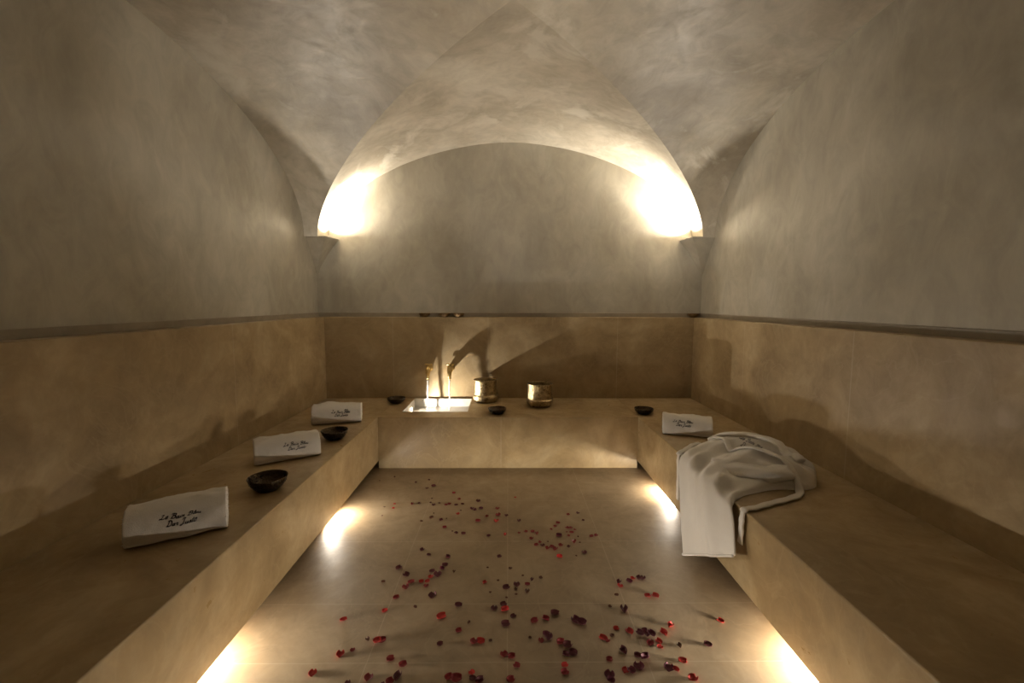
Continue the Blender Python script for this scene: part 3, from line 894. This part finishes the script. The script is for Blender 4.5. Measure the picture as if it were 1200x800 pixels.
# ------------------------------------------------------------------ rose petals on the floor
PETAL_ZONES = ['far left by the back bench', 'far centre by the back bench', 'in the mid-floor cluster left of the bathrobe', 'on the floor nearest the bathrobe hem', 'in the left mid-floor cluster', 'in the sparse middle floor', 'near left by the lit bench', 'near centre at the frame bottom', 'near right by the lit bench']
PETALS = [
(-0.992,3.771,'s','b',0),(-0.681,3.708,'s','d',0),(-1.101,3.692,'t','b',0),(-0.782,3.652,'s','d',0),(-0.619,3.582,'L','d',0),(-0.666,3.533,'m','d',0),
(-0.434,3.439,'m','c',1),(0.060,3.360,'s','r',2),(-0.594,3.347,'t','b',0),(-0.379,3.332,'m','c',1),(-0.228,3.299,'L','d',1),(-0.590,3.274,'s','d',0),
(-0.676,3.264,'s','d',0),(-0.524,3.263,'s','b',0),(-0.444,3.251,'m','c',0),(-0.861,3.249,'s','r',0),(-0.726,3.248,'m','c',0),(-0.344,3.246,'m','d',1),
(-0.561,3.233,'m','d',0),(-0.466,3.233,'m','c',0),(-0.391,3.232,'m','d',1),(-0.924,3.201,'t','b',0),(-0.853,3.181,'s','r',0),(-0.198,3.178,'m','p',1),
(-0.265,3.172,'m','p',1),(-0.076,3.171,'L','c',2),(-0.239,3.149,'m','p',1),(-0.347,3.144,'t','d',1),(-0.538,3.098,'t','b',0),(0.512,3.098,'m','d',2),
(-0.362,3.091,'m','r',1),(0.439,3.075,'m','c',2),(-0.069,3.072,'L','c',2),(-0.010,3.064,'m','d',2),(-0.903,3.063,'t','b',0),(-0.148,3.050,'m','c',1),
(-0.542,3.031,'m','b',0),(-0.433,3.020,'t','b',0),(-0.468,2.999,'m','d',0),(0.532,2.990,'s','d',2),(-0.209,2.984,'L','c',1),(0.080,2.984,'m','d',2),
(-0.605,2.982,'s','b',0),(-0.080,2.979,'L','r',2),(0.350,2.952,'m','c',2),(0.327,2.907,'m','c',2),(-0.430,2.893,'m','c',0),(0.407,2.885,'m','c',2),
(0.430,2.877,'m','c',2),(0.294,2.869,'s','c',2),(0.455,2.861,'s','c',2),(-0.370,2.844,'t','b',1),(0.122,2.839,'m','c',2),(0.169,2.838,'m','c',2),
(0.396,2.832,'t','c',2),(-0.344,2.824,'m','d',1),(0.076,2.823,'s','c',2),(0.427,2.823,'m','c',2),(-0.294,2.814,'m','d',1),(0.194,2.812,'m','c',2),
(-0.015,2.800,'m','r',2),(0.584,2.787,'m','c',2),(-0.124,2.786,'m','d',1),(0.400,2.783,'s','c',2),(0.337,2.780,'L','d',2),(0.552,2.778,'m','c',2),
(0.461,2.771,'t','b',2),(0.155,2.751,'m','c',2),(0.258,2.714,'t','b',2),(0.207,2.707,'s','c',2),(0.426,2.706,'L','c',2),(0.462,2.702,'t','b',2),
(0.183,2.675,'m','c',2),(0.336,2.671,'m','c',2),(0.222,2.668,'m','d',2),(0.383,2.653,'s','b',2),(0.385,2.652,'s','d',2),(0.278,2.651,'m','c',2),
(0.249,2.636,'m','c',2),(0.297,2.626,'L','c',2),(-0.530,2.621,'m','d',2),(0.471,2.587,'L','d',2),(-0.480,2.566,'m','d',2),(0.416,2.552,'t','b',2),
(-0.049,2.548,'m','d',2),(-0.361,2.541,'L','d',5),(0.313,2.540,'L','r',5),(-0.366,2.461,'L','d',5),(-0.628,2.436,'L','d',4),(-0.116,2.436,'t','b',5),
(0.016,2.428,'s','b',5),(-0.379,2.426,'m','p',5),(-0.430,2.402,'L','d',4),(-0.305,2.397,'s','b',5),(-0.394,2.371,'X','p',5),(-0.571,2.369,'L','d',4),
(0.086,2.360,'t','b',5),(-0.430,2.350,'m','r',4),(0.186,2.340,'s','b',5),(0.698,2.332,'m','r',3),(0.753,2.330,'L','d',3),(0.735,2.329,'L','d',3),
(0.135,2.322,'s','d',5),(-0.052,2.317,'t','b',5),(-0.441,2.312,'m','r',4),(-0.474,2.310,'m','r',4),(-0.683,2.308,'s','b',4),(0.671,2.307,'L','p',3),
(-0.529,2.304,'L','c',4),(-0.125,2.299,'m','r',5),(0.611,2.295,'m','d',3),(0.108,2.282,'m','c',5),(0.050,2.280,'L','d',5),(-0.441,2.272,'m','c',4),
(0.610,2.264,'m','r',3),(-0.550,2.261,'L','c',4),(-0.007,2.255,'L','d',5),(0.045,2.239,'s','b',5),(0.105,2.220,'m','b',5),(-0.092,2.218,'t','b',5),
(0.045,2.198,'t','b',5),(-0.393,2.193,'X','d',4),(0.573,2.191,'s','b',3),(0.735,2.183,'L','r',3),(0.775,2.183,'L','r',3),(-0.578,2.179,'L','c',4),
(-0.006,2.174,'t','b',5),(-0.020,2.121,'L','d',5),(-0.250,2.117,'L','d',5),(0.518,2.104,'s','b',8),(-0.466,2.103,'s','b',4),(-0.067,2.092,'L','d',5),
(-0.012,2.079,'L','r',5),(-0.611,2.078,'m','r',4),(0.582,2.075,'X','d',8),(0.235,2.054,'X','d',5),(-0.322,2.036,'X','r',5),(0.029,2.036,'m','d',5),
(-0.793,2.017,'L','r',4),(0.185,2.013,'L','c',5),(0.328,2.005,'X','p',5),(0.131,2.002,'L','c',5),(1.028,1.998,'L','r',8),(-0.185,1.995,'t','b',5),
(-0.184,1.994,'t','b',5),(0.356,1.986,'X','p',5),(-0.009,1.983,'X','d',5),(0.775,1.967,'L','r',8),(0.513,1.952,'m','r',8),(-0.227,1.944,'m','c',7),
(0.644,1.933,'L','p',8),(0.570,1.932,'L','r',8),(0.724,1.919,'L','r',8),(0.180,1.918,'L','p',7),(0.614,1.918,'L','p',8),(0.483,1.906,'s','b',8),
(0.644,1.906,'L','p',8),(0.662,1.900,'L','p',8),(0.103,1.899,'t','b',7),(0.188,1.895,'L','p',7),(-0.637,1.891,'s','b',6),(0.437,1.891,'L','r',8),
(-0.570,1.884,'L','c',6),(-0.077,1.882,'t','b',7),(0.153,1.880,'m','c',7),(-0.590,1.879,'L','r',6),(-0.122,1.876,'L','r',7),(-0.152,1.871,'L','c',7),
(0.454,1.871,'s','c',8),(0.686,1.871,'m','r',8),(0.241,1.867,'L','c',7),(-0.303,1.862,'m','d',6),(0.644,1.861,'L','c',8),(0.900,1.850,'L','d',8),
(0.269,1.847,'X','d',7),(0.768,1.844,'m','b',8),(0.681,1.839,'m','r',8),(-0.684,1.830,'s','c',6),(0.510,1.815,'L','d',8),(0.287,1.806,'L','d',7),
(-0.728,1.804,'L','r',6),(-0.015,1.800,'L','c',7),(0.255,1.796,'m','d',7),(0.019,1.788,'L','c',7),(0.567,1.788,'L','d',8),(-0.503,1.780,'L','c',6),
(0.595,1.774,'L','p',8),(0.440,1.771,'m','c',8),(0.752,1.760,'L','r',8),(-0.443,1.749,'L','c',6),(0.039,1.742,'m','c',7),(0.243,1.742,'m','r',7),
(0.555,1.732,'X','p',8),(0.679,1.725,'X','p',8),(0.494,1.712,'L','r',8),(0.704,1.711,'m','r',8),(-0.806,1.708,'L','r',6),(0.516,1.708,'L','p',8),
(-0.148,1.706,'m','r',7),(0.238,1.705,'L','c',7),(0.421,1.689,'X','p',8),(-0.448,1.687,'L','d',6),(-0.568,1.684,'L','c',6),(-0.239,1.684,'L','c',7),
(-0.143,1.678,'m','d',7),(-0.208,1.672,'X','c',7),(0.760,1.672,'L','r',8),(0.014,1.671,'L','c',7),(-0.476,1.666,'L','c',6),(-0.112,1.663,'L','d',7),
(-0.645,1.661,'s','d',6),(0.419,1.659,'L','p',8),(-0.503,1.658,'t','d',6),]
def petal_mesh(k, closed=0.0):
    """a shallow cupped petal about 1 unit across, resting on z = 0"""
    rnd = random.Random(50+k); bm = bmesh.new()
    n = 10; cup = rnd.uniform(0.12, 0.24); fold = rnd.uniform(0.0, 0.28)+closed; notch = rnd.uniform(0.0, 0.14); ph = rnd.uniform(0, 6)
    T = []; thick = 0.028
    for i in range(n+1):
        v = i/n; row = []
        half = (0.16+0.40*math.sin(PI*min(1.0, (v*0.92+0.05)))**0.75)
        for j in range(n+1):
            u = -1+2*j/n
            x = u*half*(1-fold*0.35*abs(u)); y = (v-0.5)*1.05-notch*(1-abs(u))*sstep(0.75, 1, v)
            z = cup*(u*u)*0.8+fold*0.45*abs(u)**1.6+0.22*cup*(2*(v-0.45))**2
            z += 0.045*math.sin(u*5+ph)*sstep(0.4, 1, v)
            row.append(Vector((x, y, z)))
        T.append(row)
    zmin = min(p.z for r_ in T for p in r_)
    for r_ in T:
        for p in r_: p.z -= zmin-thick
    grid(bm, T); grid(bm, [[p-Vector((0, 0, thick)) for p in r_] for r_ in T])
    bm.verts.ensure_lookup_table(); m = (n+1)**2
    rim = [i*(n+1) for i in range(n+1)]+[n*(n+1)+j for j in range(1, n+1)]+[(n-i)*(n+1)+n for i in range(1, n+1)]+[n-j for j in range(1, n)]
    for a, b in zip(rim, rim[1:]+rim[:1]):
        bm.faces.new((bm.verts[a], bm.verts[b], bm.verts[b+m], bm.verts[a+m]))
    bmesh.ops.recalc_face_normals(bm, faces=bm.faces)
    me = bpy.data.meshes.new('rose_petal'); bm.to_mesh(me); bm.free(); me.shade_smooth()
    return me
def scatter_petals():
    rnd = random.Random(11)
    SZ = {'t': 0.013, 's': 0.019, 'm': 0.026, 'L': 0.033, 'X': 0.040}
    CM = {'r': 'p_red', 'c': 'p_crimson', 'd': 'p_dark', 'p': 'p_purple', 'b': 'p_brown'}
    CN = {'r': 'bright red', 'c': 'dark red', 'd': 'near-black red', 'p': 'purplish', 'b': 'shrivelled brown'}
    SN = {'t': 'tiny', 's': 'small', 'm': 'medium', 'L': 'broad', 'X': 'large'}
    OR = ['leftmost', 'second from left', 'third from left', 'fourth from left', 'fifth from left', 'sixth from left', 'seventh from left', 'eighth from left', 'ninth from left', 'tenth from left', 'eleventh from left', 'twelfth from left', 'thirteenth from left', 'fourteenth from left', 'fifteenth from left', 'sixteenth from left', 'seventeenth from left', 'eighteenth from left']
    meshes = {}
    for c in CM:
        for k in range(6):
            me = petal_mesh(k, 0.35 if k == 5 or (c == 'b' and k > 3) else 0.0); me.materials.append(M[CM[c]]); meshes[c, k] = me
    groups = {}
    for p in PETALS: groups.setdefault((p[4], p[3], p[2]), []).append(p)
    rank = {}
    for key, ps in groups.items():
        for i, p in enumerate(sorted(ps, key=lambda q: q[0]/q[1])): rank[id(p)] = (i, len(ps))
    placed = []
    for p in PETALS:
        x, y, s, c, zn = p
        sc = SZ[s]*rnd.uniform(0.92, 1.12)
        z = 0.0
        for (qx, qy, qs, qz) in placed:      # a petal lying over another rests on it
            if math.hypot(x-qx, y-qy) < 0.50*(sc+qs): z = max(z, qz+0.0042)
        placed.append((x, y, sc, z))
        o = bpy.data.objects.new('rose_petal', meshes[c, rnd.randrange(6)]); COL.objects.link(o)
        o.location = (x, y, z+0.0003); o.scale = (sc, sc, sc)
        o.rotation_euler = (rnd.uniform(-0.08, 0.08), rnd.uniform(-0.08, 0.08), rnd.uniform(0, 2*PI))
        i, n = rank[id(p)]
        lab = '%s %s rose petal %s' % (SN[s], CN[c], PETAL_ZONES[zn])
        if n > 1: lab += ', '+OR[min(i, 17)]
        tag(o, lab, 'petal', 'rose petals scattered on the floor')
scatter_petals()
